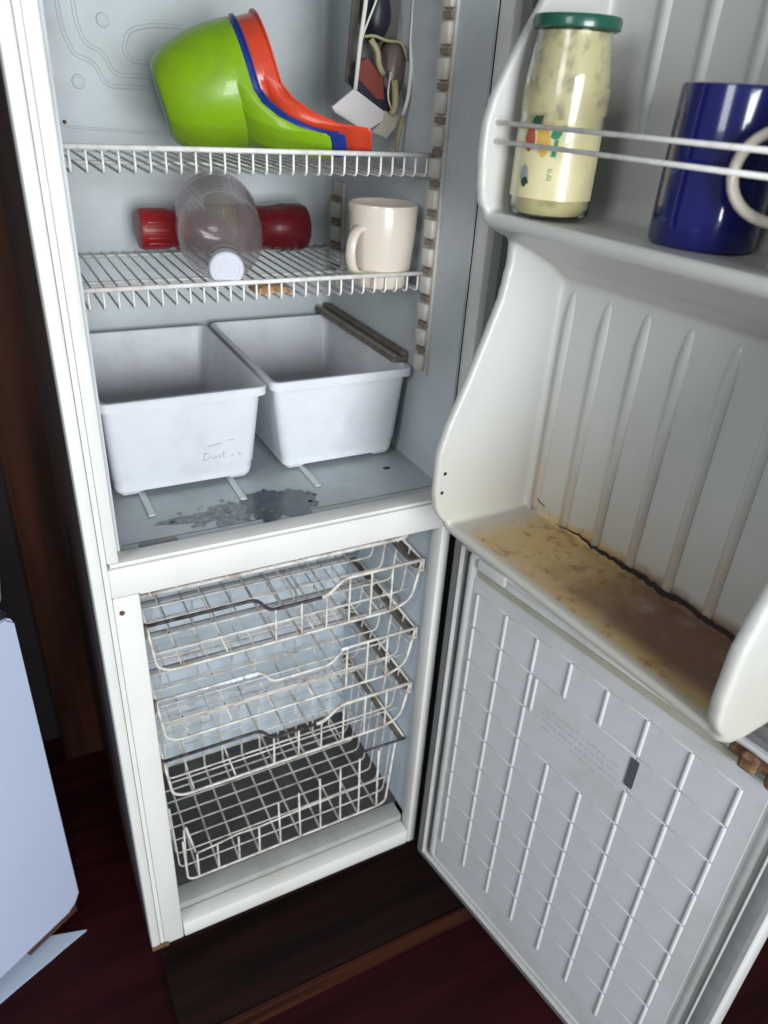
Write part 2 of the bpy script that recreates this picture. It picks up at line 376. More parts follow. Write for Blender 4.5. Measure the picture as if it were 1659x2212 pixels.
bm = bmesh.new(); lathe(bm, [(0, 0), (.006, 0), (.006, .004), (0, .004)], 14, Matrix.Translation((.548, -.0031, .862)) @ Matrix.Rotation(R(90), 4, 'X')); obj('screw', bm, 'rust', fr)
bm = bmesh.new(); lathe(bm, [(0, 0), (.0035, 0), (.0035, .002), (0, .002)], 14, Matrix.Translation((.033, -.0012, .80)) @ Matrix.Rotation(R(90), 4, 'X')); obj('screw', bm, 'rust', fr)

# fridge compartment liner
XL, XR, YB = .045, .556, .52
bm = bmesh.new(); box(bm, XL - .008, XR + .004, YB, YB + .02, .87, 1.79); obj('back_wall', bm, 'liner', fr)
obj('left_wall', bx(XL - .008, XL, .0305, YB - .0002, .8755, 1.79), 'liner', fr)
rw = obj('right_wall', bx(XR, XR + .004, .0305, YB - .0002, .8755, 1.79), 'liner', fr)
obj('ceiling', bx(XL, XR, .0305, YB, 1.75, 1.77), 'liner', fr)
fl = obj('compartment_floor', bx(XL - .006, XR + .0038, .0305, YB - .0004, .862, .875), 'floor_liner', fr)
# cove along the inner corners
def cove(ax, p, q, c, r, qx, qy):
    bm = bmesh.new(); n = 6; A = []; B = []
    for k in range(n + 1):
        a = R(90 * k / n)
        u, v = c[0] + qx * (r - r * math.sin(a)), c[1] + qy * (r - r * math.cos(a))
        A.append((u, v))
    poly = A + [(c[0], c[1])]
    poly = [(u, v) for u, v in poly]
    prism(bm, poly, ax, p, q); return bm
obj('corner_cove', cove('z', .876, 1.749, (XR - .0002, YB - .0002), .022, -1, -1), 'liner', fr, smooth=True)
obj('corner_cove', cove('z', .876, 1.749, (XL + .0002, YB - .0002), .022, 1, -1), 'liner', fr, smooth=True)
for x0, y1 in ((.105, .20), (.244, .20), (.368, .21)):
    bm = bmesh.new(); box(bm, x0 - .0055, x0 + .0055, .11, y1 + .25, .8752, .8792, bev=.0025)
    obj('guide_rib', bm, 'liner', fl, smooth=True)
obj('drain_slot', bx(.071, .123, .034, .040, .8752, .8775, bev=.001), 'gasket', fl)
obj('floor_hole', bx(.498, .509, .128, .136, .8751, .8757), 'screw', fl)
obj('floor_seam', bx(.05, .55, .0462, .0474, .8751, .8755), 'rail', fl)
# embossed refrigerant channel on the back wall
def ch(pts, r=.0036):
    bm = bmesh.new(); tube(bm, rounded([(x, YB + .0005, z) for x, z in pts], .02, 5), r, 8)
    for v in bm.verts: v.co.y = YB + .0005 + (v.co.y - YB - .0005) * .7
    return bm
obj('refrigerant_channel', ch([(.112, 1.75), (.118, 1.49), (.132, 1.456), (.160, 1.450), (.172, 1.418), (.30, 1.420)]), 'liner', fr, smooth=True)
obj('refrigerant_channel', ch([(.135, 1.75), (.140, 1.50), (.150, 1.472), (.175, 1.464), (.186, 1.434), (.30, 1.435)]), 'liner', fr, smooth=True)
obj('refrigerant_channel', ch([(.30, 1.505), (.255, 1.505), (.215, 1.495), (.205, 1.47), (.215, 1.455), (.26, 1.452)]), 'liner', fr, smooth=True)
obj('refrigerant_channel', ch([(.096, 1.75), (.094, 1.36), (.30, 1.352)], .0025), 'liner', fr, smooth=True)
for x, z in ((.179, 1.505), (.133, 1.422)):
    bm = bmesh.new(); lathe(bm, [(0, .0025), (.006, .0025), (.0065, .0032), (.009, .0032), (.010, 0)], 20, Matrix.Translation((x, YB, z)) @ Matrix.Rotation(R(90), 4, 'X')); obj('boss', bm, 'liner', fr, smooth=True)
bm = bmesh.new(); lathe(bm, [(0, .002), (.003, .002), (.003, 0)], 14, Matrix.Translation((.105, YB, 1.366)) @ Matrix.Rotation(R(90), 4, 'X')); obj('screw', bm, 'rust', fr)
# toothed shelf supports
def column(y0, y1, z0, z1, tooth):
    c = obj('shelf_support', bx(XR - .005, XR, y0, y1, z0, z1, bev=.001), 'column', fr)
    blk = bx(-.010, .0, 0, (y1 - y0) * .86, -.0135, .0135, bev=.004)
    bmn = bx(-.006, 0, .002, (y1 - y0) * .8, -.004, .004)
    me = obj('support_tooth', blk, 'column', c, (XR - .0045, y0 + .002, z0 + .02), smooth=True).data
    me2 = obj('notch', bmn, 'notch', c, (XR - .0045, y0 + .002, z0 + .0403)).data
    z = z0 + .02 + .0405; 
    while z < z1 - .01:
        obj('support_tooth', me, None, c, (XR - .0045, y0 + .002, z))
        if z + .02 < z1: obj('notch', me2, None, c, (XR - .0045, y0 + .002, z + .0203))
        z += .0405
column(.112, .141, 1.042, 1.74, 0)
column(.445, .490, 1.10, 1.29, 0)
# the rail on the right wall over the crispers
rl = obj('cover_rail', bx(XR - .030, XR - .0005, .176, .505, 1.0455, 1.0545, bev=.0015), 'rail', fr)
obj('rail_ridge', bx(XR - .029, XR - .021, .178, .503, 1.055, 1.058, bev=.001), 'column_grey', rl)
obj('rail_groove', bx(XR - .0205, XR - .014, .178, .503, 1.0547, 1.0552), 'notch', rl)
obj('rail_ridge', bx(XR - .0135, XR - .001, .176, .505, 1.055, 1.063, bev=.0015), 'rail', rl)

# ------------------------------------------------------------------ wire shelves in the fridge
def wire_shelf(label, zs, zb, missing=()):
    t = thing('wire_shelf', label, 'shelf', (.3, .14, zs), group='white wire shelves of the fridge compartment')
    bm = bmesh.new(); tube(bm, [(-.252, 0, zb - zs), (.2535, 0, zb - zs)], .0034, 10); obj('front_bar', bm, 'wire', t, smooth='all')
    for y in (.17, .362):
        bm = bmesh.new(); tube(bm, [(-.25, y, -.004), (.25, y, -.004)], .0028, 8); obj('cross_bar', bm, 'wire', t, smooth='all')
    for x in (-.250, .250):
        bm = bmesh.new(); tube(bm, rounded([(x, .0, zb - zs - .004), (x, .006, .0), (x, .36, 0)], .006), .0028, 8); obj('side_bar', bm, 'wire', t, smooth='all')
    bm = bmesh.new(); tube(bm, rounded([(0, .002, zb - zs - .0015), (0, .002, .004), (0, .006, 0), (0, .365, 0)], .004, 3), .0017, 6)
    me = None
    for k in range(27):
        x = -.238 + k * .01845
        if me is None: me = obj('wire', bm, 'wire', t, (x, 0, 0), smooth='all').data
        else: obj('wire', me, None, t, (x, 0, 0))
    return t
sh1 = wire_shelf('upper white wire shelf carrying the green, blue and red scoops', 1.333, 1.361)
sh2 = wire_shelf('lower white wire shelf carrying the two bottles and the cream mug', 1.171, 1.1975)

# ------------------------------------------------------------------ crisper drawers
def crisper(label, x0, x1, bx0, bx1, dz=0, yb=.0):
    t = thing('crisper_drawer', label, 'drawer', ((x0 + x1) / 2, .33, .8795), group='white crisper drawers side by side')
    ox = (x0 + x1) / 2
    def L(a, b, y0, y1, z, r): return [(p[0] - ox, p[1] - .33, z - .8795) for p in rrect((a + b) / 2, (y0 + y1) / 2, b - a, y1 - y0, r)]
    zt = 1.041 + dz
    ys0, ys1 = .150, .490
    def mix(f, a, b): return a + (b - a) * f
    loops = []
    loops.append(L(bx0 + .008, bx1 - .008, .182, .458, .885, .012))
    loops.append(L(bx0 + .001, bx1 - .001, .176, .464, .8865, .014))
    loops.append(L(bx0 - .001, bx1 + .001, .174, .466, .893, .015))
    loops.append(L(mix(.14, bx0, x0 + .006), mix(.14, bx1, x1 - .006), mix(.14, .174, .155) + yb, mix(.14, .466, .487), .908, .015))
    loops.append(L(mix(.15, bx0, x0 + .006) - .0012, mix(.15, bx1, x1 - .006) + .0012, mix(.15, .174, .155) - .0012 + yb, mix(.15, .466, .487), .910, .015))
    f = .90
    loops.append(L(mix(f, bx0, x0 + .006), mix(f, bx1, x1 - .006), mix(f, .174, .155), mix(f, .466, .487), zt - .014, .014))
    loops.append(L(x0 + .001, x1 - .001, .146, .492, zt - .013, .014))
    loops.append(L(x0 + .0005, x1 - .0005, .1455, .4925, zt - .002, .014))
    loops.append(L(x0 + .002, x1 - .002, .147, .491, zt, .013))
    loops.append(L(x0 + .0075, x1 - .0075, .1525, .4865, zt, .011))
    loops.append(L(x0 + .009, x1 - .009, .155, .485, zt - .003, .011))
    loops.append(L(bx0 + .005, bx1 - .005, .181, .460, .8905, .012))
    loops.append(L(bx0 + .010, bx1 - .010, .186, .455, .888, .010))
    bm = bmesh.new(); loft(bm, loops); 
    body = obj('body', bm, 'crisper', t, smooth=True)
    for fx in (bx0 + .022, bx1 - .022):
        for fy in (.20, .44):
            bm = bmesh.new(); loft(bm, [L(fx - .014, fx + .014, fy - .018, fy + .018, .8797, .006), L(fx - .018, fx + .018, fy - .023, fy + .02, .8858, .006)])
            obj('foot', bm, 'crisper', t, smooth=True)
    return t
c1 = crisper('left white crisper drawer with faint handwriting on its front', .053, .2995, .067, .279)
c2 = crisper('right white crisper drawer beside the brown wall rail', .3045, .5515, .334, .536, .003)
# faint handwriting "Dust" on the left drawer: thin strokes lying on its front
def scrib(strokes, x, z, sc, w_):
    bm = bmesh.new()
    for st in strokes:
        p = [((x + a * sc) - .17625, 0, (z + b * sc)) for a, b in st]
        q = []
        for (xx, _, zz) in p:
            f = (zz - .888) / (1.027 - .888)
            yy = .174 + (.155 - .174) * f - .0022
            q.append((xx, yy - .33, zz - .8795))
        tube(bm, q, w_, 5)
    return bm
D_ = [[(0, 0), (.3, 1.0)], [(0, 1.0), (.7, .95), (.9, .5), (.5, .05), (-.1, 0)]]
u_ = [[(1.1, .5), (1.1, .1), (1.4, .05), (1.6, .5), (1.65, .05)]]
s_ = [[(2.2, .5), (1.9, .45), (2.2, .2), (1.85, .05)]]
t_ = [[(2.55, .9), (2.5, .1), (2.75, .1)], [(2.35, .55), (2.8, .6)]]
m2 = [[(3.6, .0), (3.7, .3), (3.9, .05)], [(4.4, .3), (4.7, .45), (4.5, .15), (4.8, .2)]]
l1 = [[(.6, 1.9), (1.0, 2.0), (1.4, 1.95), (1.9, 2.15), (2.4, 2.1)], [(3.2, 2.3), (3.5, 2.5), (3.9, 2.35)]]
obj('handwriting', scrib(D_ + u_ + s_ + t_ + m2 + l1, .199, .925, .0125, .00045), 'ink', c1)

# puddle on the compartment floor
def blob(cx, cy, rx, ry, seed, n=90, jag=.35):
    out = []
    for k in range(n):
        a = 2 * math.pi * k / n
        f = 1 + jag * noise.noise(Vector((math.cos(a) * 2.2 + seed, math.sin(a) * 2.2, seed * 1.3))) + .4 * jag * noise.noise(Vector((math.cos(a) * 9, math.sin(a) * 9, seed)))
        out.append((cx + rx * f * math.cos(a), cy + ry * f * math.sin(a)))
    return out
M['puddle'] = mat('drying_dark_water', (.085, .10, .12), .16, dirt=(.16, .18, .20), amt=.8, scale=45)
M['puddle_thin'] = mat('thin_dried_water', (.15, .17, .19), .3, dirt=(.36, .39, .41), amt=1, scale=90)
bm = bmesh.new()
def sheet(bm, pts, z):
    vs = [bm.verts.new((x - .27, y - .09, z)) for x, y in pts]; c = bm.verts.new((sum(p[0] for p in pts) / len(pts) - .27, sum(p[1] for p in pts) / len(pts) - .09, z))
    for i in range(len(vs)): bm.faces.new((vs[i], vs[(i + 1) % len(vs)], c))
sheet(bm, blob(.286, .082, .056, .046, 1.3, jag=.42), .0008)
for i, (x, y, a, b) in enumerate(((.345, .098, .005, .004), (.352, .088, .004, .002), (.337, .070, .004, .003))): sheet(bm, blob(x, y, a, b, i + 5.), .0008)
pd = obj('puddle', bm, 'puddle', loc=(.27, .09, .8752)); tag(pd, 'dark puddle of dirty water on the floor in front of the crisper drawers', 'puddle')
bm = bmesh.new()
sheet(bm, blob(.205, .080, .062, .026, 4.7, jag=.8), .0004)
for i in range(26):
    x = random.uniform(.12, .28); y = .085 + random.gauss(0, .022) - (x - .2) * .12
    if .045 < y < .135: sheet(bm, blob(x, y, random.uniform(.001, .006), random.uniform(.001, .003), i * 1.7, 18, .7), .0012)
tag(obj('dried_residue', bm, 'puddle_thin', pd), kind='stuff')

# ------------------------------------------------------------------ freezer compartment
FL, FR_, FB = .052, .548, .365
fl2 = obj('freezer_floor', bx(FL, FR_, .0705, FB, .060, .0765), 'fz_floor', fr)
obj('freezer_back_wall', bx(FL - .004, FR_ + .004, FB, FB + .012, .05, .83), 'fz_liner', fr)
obj('freezer_side_wall', bx(FR_, FR_ + .004, .0305, FB - .0002, .0785, .825), 'fz_liner', fr)
obj('freezer_side_wall', bx(FL - .004, FL, .0305, FB - .0002, .0785, .825), 'fz_liner', fr)
obj('freezer_ceiling', bx(FL, FR_, .0305, FB - .0004, .822, .830), 'fz_liner', fr)
# evaporator grids: tubes with cross wires
for gi, z in enumerate((.765, .618)):
    y0g, y1g = .075, .35
    bm = bmesh.new(); path = []
    nrow = 4
    for k in range(nrow):
        y = y0g + (y1g - y0g) * k / (nrow - 1)
        xs = (FL + .012, FR_ - .02) if k % 2 == 0 else (FR_ - .02, FL + .012)
        path += [(xs[0], y, z), (xs[1], y, z)]
    tube(bm, rounded(path, .022, 4), .0038, 8)
    ev = obj('evaporator_coil', bm, 'evap' if gi else 'wire_rust', fr, smooth='all')
    me = None
    for k in range(12):
        x = FL + .03 + k * .039
        if me is None:
            bm = bmesh.new(); tube(bm, [(0, y0g - .012, z + .0052), (0, y1g + .004, z + .0052)], .0014, 6); me = obj('wire', bm, 'wire_rust', ev, (x, 0, 0), smooth='all').data
        else: obj('wire', me, None, ev, (x, 0, 0))
# guide rails
for z in (.712, .560, .424, .283):
    for sx in (1, -1):
        xa = FR_ - .014 if sx > 0 else FL
        g = obj('basket_guide', bx(xa, xa + .0138, .060, .34, z - .008, z + .004, bev=.002), 'rail', fr)

# wire baskets
def strand(t, pts, m='wire_rust', r=.0014, rad=.008, name='wire'):
    bm = bmesh.new(); tube(bm, rounded(pts, rad, 3), r, 6); return obj(name, bm, m, t, smooth='all')
def basket(label, z, verts, left_dark, mats='wire_rust', dip=(.239, .26, .36, .392), h=.095, top=True, yb=.30):
    X0 = .065; X1 = .5455
    t = thing('wire_basket', label, 'basket', (.3, .18, z - h), group='wire baskets of the freezer')
    def P(x, y, zz): return (x - .3, y - .18, zz - (z - h))
    yf = .05; zb = z - h
    a, b, c, d = dip
    if top:
        pts = [P(X0, yf, z), P(a, yf, z), P(b, yf, z - .028), P(c, yf, z - .028), P(d, yf, z), P(X1, yf, z)]
        full = rounded(pts, .012, 5)
        # split the bar where the coating changes
        cut = left_dark
        if cut:
            ci = [i for i, p in enumerate(full) if p[0] + .3 <= cut][-1]
            A = full[:ci + 1] + [Vector(P(cut, yf, z - .028))]; B = [Vector(P(cut, yf, z - .028))] + full[ci + 1:]
            bm = bmesh.new(); tube(bm, A, .0030, 8); o = obj('front_bar', bm, 'wire_dark', t, smooth='all'); o['label'] = 'blackened left half of the front bar'
            bm = bmesh.new(); tube(bm, B, .0034, 8); obj('front_bar', bm, mats, t, smooth='all')
        else:
            bm = bmesh.new(); tube(bm, full, .0028, 8); obj('front_bar', bm, mats, t, smooth='all')
    # side and rear rim
    strand(t, [P(X0 + .004, yf, z), P(X0 + .004, yb, z), P(X1 - .004, yb, z), P(X1 - .004, yf, z)], mats, .0024, .015, 'rim')
    # end clips
    for ex, s in ((X1, 1), (X0, -1)):
        bm = bmesh.new()
        box(bm, ex - .010, ex + .0015, yf - .0045, yf + .004, z - .022, z - .018, bev=.001); box(bm, ex - .002 * (1 if s > 0 else -1) - .002, ex - .002 * (1 if s > 0 else -1) + .002, yf - .004, yf + .004, z - .0175, z + .003, bev=.001)
        for v in bm.verts: v.co -= Vector((.3, .18, z - h))
        obj('end_clip', bm, 'column' if s > 0 else 'rail', t)
    # rounded front bottom loop from both ends
    strand(t, [P(X0 + .004, yf, z - .004), P(X0 + .012, yf, zb + .012), P(X0 + .03, yf, zb), P(X1 - .055, yf, zb), P(X1 - .02, yf, zb + .015), P(X1 - .005, yf, z - .004)], mats, .0025, .02, 'bottom_rim')
    strand(t, [P(X0 + .01, yf, z - .055), P(X1 - .028, yf, z - .055)], mats, .0014)
    # front verticals that run back over the floor
    base = None
    for x in verts:
        zt = z if (x <= a or x >= d) else z - .028
        if x in (verts[0],): zt = z - .028 if b < x < c else zt
        strand(t, [P(x, yf - .0015, zt), P(x, yf - .0015, zb), P(x, yb, zb + .004), P(x, yb, z)], mats, .0020, .006)
    allx = [X0 + .05 + k * .075 for k in range(6)]
    for x in allx:
        if min([abs(x - v) for v in verts] + [9]) > .02:
            strand(t, [P(x, yf + .004, zb), P(x, yb, zb + .004), P(x, yb, z)], mats, .0015, .006)
    for k in range(1, 6):
        y = yf + (yb - yf) * k / 6
        strand(t, [P(X0 + .006, y, z), P(X0 + .012, y, zb + .003), P(X1 - .016, y, zb + .003), P(X1 - .006, y, z)], mats, .0017, .012)
    for zz in (z - .03, z - .062):
        strand(t, [P(X0 + .008, yb, zz), P(X1 - .01, yb, zz)], mats, .0013)
    strand(t, [P(X1 - .008, yf, z - .045), P(X1 - .008, yb, z - .045)], mats, .0013)
    return t
basket('topmost wire basket with a blackened bar on its left half', .728, [.27, .315, .36, .402, .443, .483], .352)
basket('second wire basket from the top, its bar chipped and rusty with frost lumps', .576, [.402, .443, .483], None, dip=(.243, .262, .37, .397))
basket('third wire basket from the top, bar dark on the left and white on the right', .441, [.262, .31, .355, .40, .445, .49], .345)
# lowest basket: front bar broken away
def low_basket():
    z0 = .110; yf = .05; yb = .30
    t = thing('wire_basket', 'lowest wire basket whose top front bar has broken away, uprights standing free', 'basket', (.3, .18, z0), group='wire baskets of the freezer')
    def P(x, y, zz): return (x - .3, y - .18, zz - z0)
    X0, X1 = .084, .512
    strand(t, [P(X0, yf, .225), P(X0 + .002, yf, z0 + .008), P(X0 + .012, yf, z0), P(X1 - .02, yf, z0 + .002), P(X1 - .004, yf, z0 + .01), P(X1 + .008, yf, .288)], 'wire_rust', .0022, .01, 'bottom_rim')
    tops = [(.107, .178), (.146, .181), (.187, .183), (.228, .187), (.272, .239), (.314, .243), (.358, .262), (.402, .272), (.444, .279), (.486, .284)]
    for x, zt in tops:
        strand(t, [P(x - .004 if zt > .2 else x, yf - .0016, zt), P(x, yf - .0016, z0 + .001), P(x, yb, z0 + .004), P(x, yb, .29)], 'wire_rust', .0020, .005)
    strand(t, [P(.107, yf, .179), P(.146, yf, .183), P(.187, yf, .190), P(.228, yf, .187), P(.32, yf, .192), P(X1 + .002, yf, .196)], 'wire_rust', .0018, .004)
    strand(t, [P(.094, yf + .012, .245), P(.105, yf + .002, .182)], 'wire_rust', .0024)
    strand(t, [P(.090, yf + .012, .240), P(.086, yf, .15)], 'wire_rust', .0020)
    for k in range(1, 8):
        y = yf + (yb - yf) * k / 8
        strand(t, [P(X0 - .012, y, .285), P(X0 - .006, y, z0 + .003), P(X1 + .006, y, z0 + .003), P(X1 + .018, y, .285)], 'wire_rust', .0014, .012)
    strand(t, [P(.45, yf, .294), P(.5425, yf, .290)], 'wire_dark', .0026, name='front_bar')
    strand(t, [P(.066, yf, .27), P(.066, yb, .29), P(.54, yb, .29), P(.5425, yf + .006, .290)], 'wire_rust', .0022, .015, 'rim')
    for zz in (.15, .20, .245): strand(t, [P(.08, yb, zz), P(.52, yb, zz)], 'wire_rust', .0013)
low_basket()
# frost lumps clinging to the second basket's bar
bm = bmesh.new()
for i, (x, rr) in enumerate(((.185, .004), (.196, .005), (.205, .0045), (.222, .0055), (.232, .005), (.15, .003), (.30, .003), (.395, .004), (.40, .0045))):
    zz = .576 if x < .243 or x > .392 else .548
    m_ = Matrix.Translation((x - .2, 0, zz - .57)) @ Matrix.Diagonal((1.7, .8, .8, 1)); bmesh.ops.create_icosphere(bm, subdivisions=2, radius=rr, matrix=m_)
for v in bm.verts: v.co += Vector((noise.noise(v.co * 300), noise.noise(v.co * 300 + Vector((5, 1, 1))), noise.noise(v.co * 300 + Vector((1, 8, 1))))) * .0012
M['frost'] = mat('frost', (.75, .78, .82), .6)
tag(obj('frost_lumps', bm, 'frost', loc=(.2, .0485, .571), smooth='all'), 'small white frost lumps stuck along the second basket bar', 'frost', kind='stuff')

# ------------------------------------------------------------------ freezer door (lower)
H = (.5458, -.03, 0)
th = 1.40975
fd = obj('freezer_door', bx(0, .605, .0142, .065, .036, .846, bev=.006), 'door', fr, H, (0, 0, -th), smooth=True)
# local coords: x = s, y = -d, z
def ring(s0, s1, z0, z1, wd, d0, d1, bev):
    bm = bmesh.new()
    prof = [(0, -d0), (wd * .12, -d1 * .6), (wd * .35, -d1), (wd * .65, -d1), (wd * .88, -d1 * .6), (wd, -d0)]
    loops = []
    for o, y in prof:
        loops.append([(p[0], y, p[1]) for p in rrect((s0 + s1) / 2, (z0 + z1) / 2, s1 - s0 - 2 * o, z1 - z0 - 2 * o, max(.002, bev - o), 4)])
    loft(bm, loops, False, False); return bm
gk = obj('gasket', ring(.004, .601, .041, .842, .026, -.0138, .004, .012), 'gasket', fd, smooth=True)
obj('gasket_lip', ring(.0235, .5815, .0605, .8225, .0045, -.0135, .006, .004), 'gasket_light', gk, smooth=True)
# liner: shallow raised tray
bm = bmesh.new()
def rl_(o, y, z0=.062, z1=.822, s0=.036, s1=.578, r=.02): return [(p[0], y, p[1]) for p in rrect((s0 + s1) / 2, (z0 + z1) / 2, s1 - s0 - 2 * o, z1 - z0 - 2 * o, max(r - o, .003), 5)]
loft(bm, [rl_(0, .0141), rl_(.001, .006), rl_(.004, .001), rl_(.009, -.0012), rl_(.014, -.0012), rl_(.018, .0012), rl_(.022, .0025), rl_(.03, .0025)], True, True)
ln = obj('door_liner', bm, 'fzrim', fd, smooth=True)
# yellowed groove along the top (strip lies in the recess)
obj('top_groove', bx(.063, .548, .0002, .0024, .7785, .7895), 'groove', ln)
# block moulded near the hinge
obj('moulded_block', bx(.062, .124, -.005, .002, .793, .8145, bev=.0045, seg=3), 'fzrim', ln, smooth=True)
# main field of panels between rib columns
rows = [.751 - .068 * k for k in range(10)]; rows[-1] = .139
s0r, dsr = .070, .0649
me_cache = {}
def plate(w_, h_):
    k = (round(w_, 4), round(h_, 4))
    if k not in me_cache:
        bm = bx(0, w_, -.0006, .0024, 0, h_, bev=.0006, seg=1)
        o = obj('panel', bm, 'fzdoor', None, smooth=True); me_cache[k] = o.data; bpy.data.objects.remove(o)
    return me_cache[k]
pf = obj('panel_field', bx(.058, .5545, .0006, .0024, .068, .775, bev=.0008), 'fzdoor', ln)
for c in range(7):
    for r_ in range(9):
        if 2 <= c <= 4 and r_ in (1, 2): continue
        z1 = rows[r_]; z0 = rows[r_ + 1]
        sa = s0r + c * dsr + .0004; sb = sa + dsr - .0008
        obj('panel', plate(sb - sa, z1 - z0 - .0012), None, pf, (sa, 0, z0 + .0006))
obj('panel', plate(dsr * 3 - .001, .068 * 2 - .0012), None, pf, (s0r + 2 * dsr + .0004, 0, rows[3] + .0006))
ribme = None
def fz_rib(s, z1, z0):
    global ribme
    if ribme is None:
        bm = bmesh.new()
        hl = .0655
        prof = [(-.0034, 0), (-.0026, .0015), (-.0012, .0023), (.0012, .0023), (.0026, .0015), (.0034, 0)]
        L0 = []
        for zz, f in ((0, .35), (.0025, .85), (.006, 1), (hl - .006, 1), (hl - .0025, .85), (hl, .35)):
            L0.append([(x * (0.7 + .3 * f), -.0004 - y * f, zz) for x, y in prof])
        loft(bm, L0); ribme = obj('rib', bm, 'fzrib', fd, (s, -.0002, z0), smooth=True); o = ribme; ribme = o.data
    else: o = obj('rib', ribme, None, fd, (s, -.0002, z0))
    return o
for c in range(8):
    for r_ in range(9):
        if c in (3, 4, 5) and r_ == 1: continue
        if c in (3, 4) and r_ == 2: continue
        if c == 5 and r_ == 1: continue
        z1 = rows[r_] - .0012
        o = fz_rib(s0r + c * dsr, z1, max(z1 - .0655, .1385))
o = fz_rib(s0r + 2 * dsr + .0125, rows[1] - .0012, rows[1] - .0667)
# dark slot in the label area
obj('slot', bx(-.007, .007, -.0012, .0005, 0, .052, bev=.002), 'slot', fd, (s0r + 5 * dsr, 0, rows[1] - .058))
# embossed lines of illegible moulded text
bm = bmesh.new(); rnd = random.Random(3)
for j in range(4):
    s = .235
    z = rows[1] - .040 - j * .013
    while s < .375:
        l_ = rnd.uniform(.003, .007)
        box(bm, s, s + l_, -.0009, -.0003, z + rnd.uniform(-.001, .001), z + rnd.uniform(.0015, .0035)); s += l_ + rnd.uniform(.0015, .006)
tag(obj('moulded_text', bm, 'emb', fd), kind='stuff')
# rusty catch at the free top end
bm = bmesh.new(); box(bm, .497, .585, -.010, .006, .796, .806, bev=.003); box(bm, .512, .534, -.016, -.004, .788, .812, bev=.005); box(bm, .545, .575, -.014, -.004, .782, .806, bev=.006)
obj('door_catch', bm, 'rust', fd)

# ------------------------------------------------------------------ fridge door (upper)
th2 = 1.4829
ud = obj('fridge_door', bx(0, .605, .072, .115, .856, 1.80, bev=.006), 'door', fr, H, (0, 0, -th2), smooth=True)
bm = bmesh.new()
# flange around the moulded liner
fl3 = obj('door_flange', ring(.002, .603, .858, 1.798, .027, -.0715, -.012, .01), 'fzrim', ud, smooth=True)
obj('gasket', ring(.006, .599, .862, 1.794, .022, -.02, .004, .01), 'gasket', ud, smooth=True)
prof_w = [(.885, .050), (.890, .066), (.903, .080), (.918, .095), (.933, .105), (.964, .111), (1.020, .111), (1.059, .100), (1.113, .077), (1.171, .055), (1.222, .037), (1.267, .030),
          (1.290, .032), (1.303, .042), (1.312, .060), (1.321, .078), (1.332, .087), (1.351, .091), (1.385, .094), (1.415, .093), (1.442, .085), (1.477, .066), (1.529, .034), (1.58, .005), (1.64, -.01), (1.74, -.015)]
bm = bmesh.new()
def solid(poly, a0, a1): prism(bm, [(-d, z) for d, z in poly], 'x', a0, a1)
wp = [(d, z) for z, d in prof_w] + [(-.073, 1.74), (-.073, .885)]
solid(wp, .066, .080); solid(wp, .520, .536)
solid([(-.073, .886), (.062, .886), (.078, .892), (.085, .901), (.083, .909), (.074, .909), (.0, .905), (-.064, .905), (-.073, .912)], .070, .530)
solid([(-.073, 1.225), (-.060, 1.242), (-.030, 1.262), (.020, 1.285), (.055, 1.300), (.074, 1.309), (.080, 1.318), (.076, 1.325), (.060, 1.324), (.0, 1.321), (-.050, 1.322), (-.062, 1.332), (-.073, 1.35)], .070, .530)
solid([(-.074, .885), (-.064, .885), (-.064, 1.745), (-.074, 1.745)], .066, .536)
solid([(-.073, 1.73), (-.03, 1.73), (-.03, 1.745), (-.073, 1.745)], .066, .536)
tub = obj('moulded_liner', bm, 'tub', ud)
md = tub.modifiers.new('remesh', 'REMESH'); md.mode = 'VOXEL'; md.voxel_size = .0032; md.use_smooth_shade = True
md = tub.modifiers.new('smooth', 'SMOOTH'); md.factor = .5; md.iterations = 12
# ribs on the liner's back
def door_rib(s, z0, z1, wdt=.0080, hgt=.0055):
    bm = bmesh.new(); prof = [(-1, 0), (-.8, .45), (-.4, .9), (0, 1), (.4, .9), (.8, .45), (1, 0)]
    n = 22; L0 = []
    for k in range(n + 1):
        t = k / n; z = t * (z1 - z0)
        f = min(1, (1 - t) * 7) ** .6 if t > .8 else 1
        f = max(f, .02)
        L0.append([(x * wdt * (.45 + .55 * f), -y * hgt * f, z) for x, y in prof])
    loft(bm, L0)
    return bm
me = None
for k in range(7):
    s = .1005 + k * .0605
    if me is None: me = obj('rib', door_rib(0, .905, 1.234), 'rib', ud, (s, .0648, .925 - .02), smooth='all').data
    else: obj('rib', me, None, ud, (s, .0648, .905))
me = None
for k in range(6):
    s = .1005 + (k + .9) * .0605
    if me is None:
        bm = door_rib(0, 0, .30)
        for v in bm.verts: v.co.z = .30 - v.co.z
        me = obj('rib', bm, 'fzrim', ud, (s, .0648, 1.40), smooth='all').data
    else: obj('rib', me, None, ud, (s, .0648, 1.40))
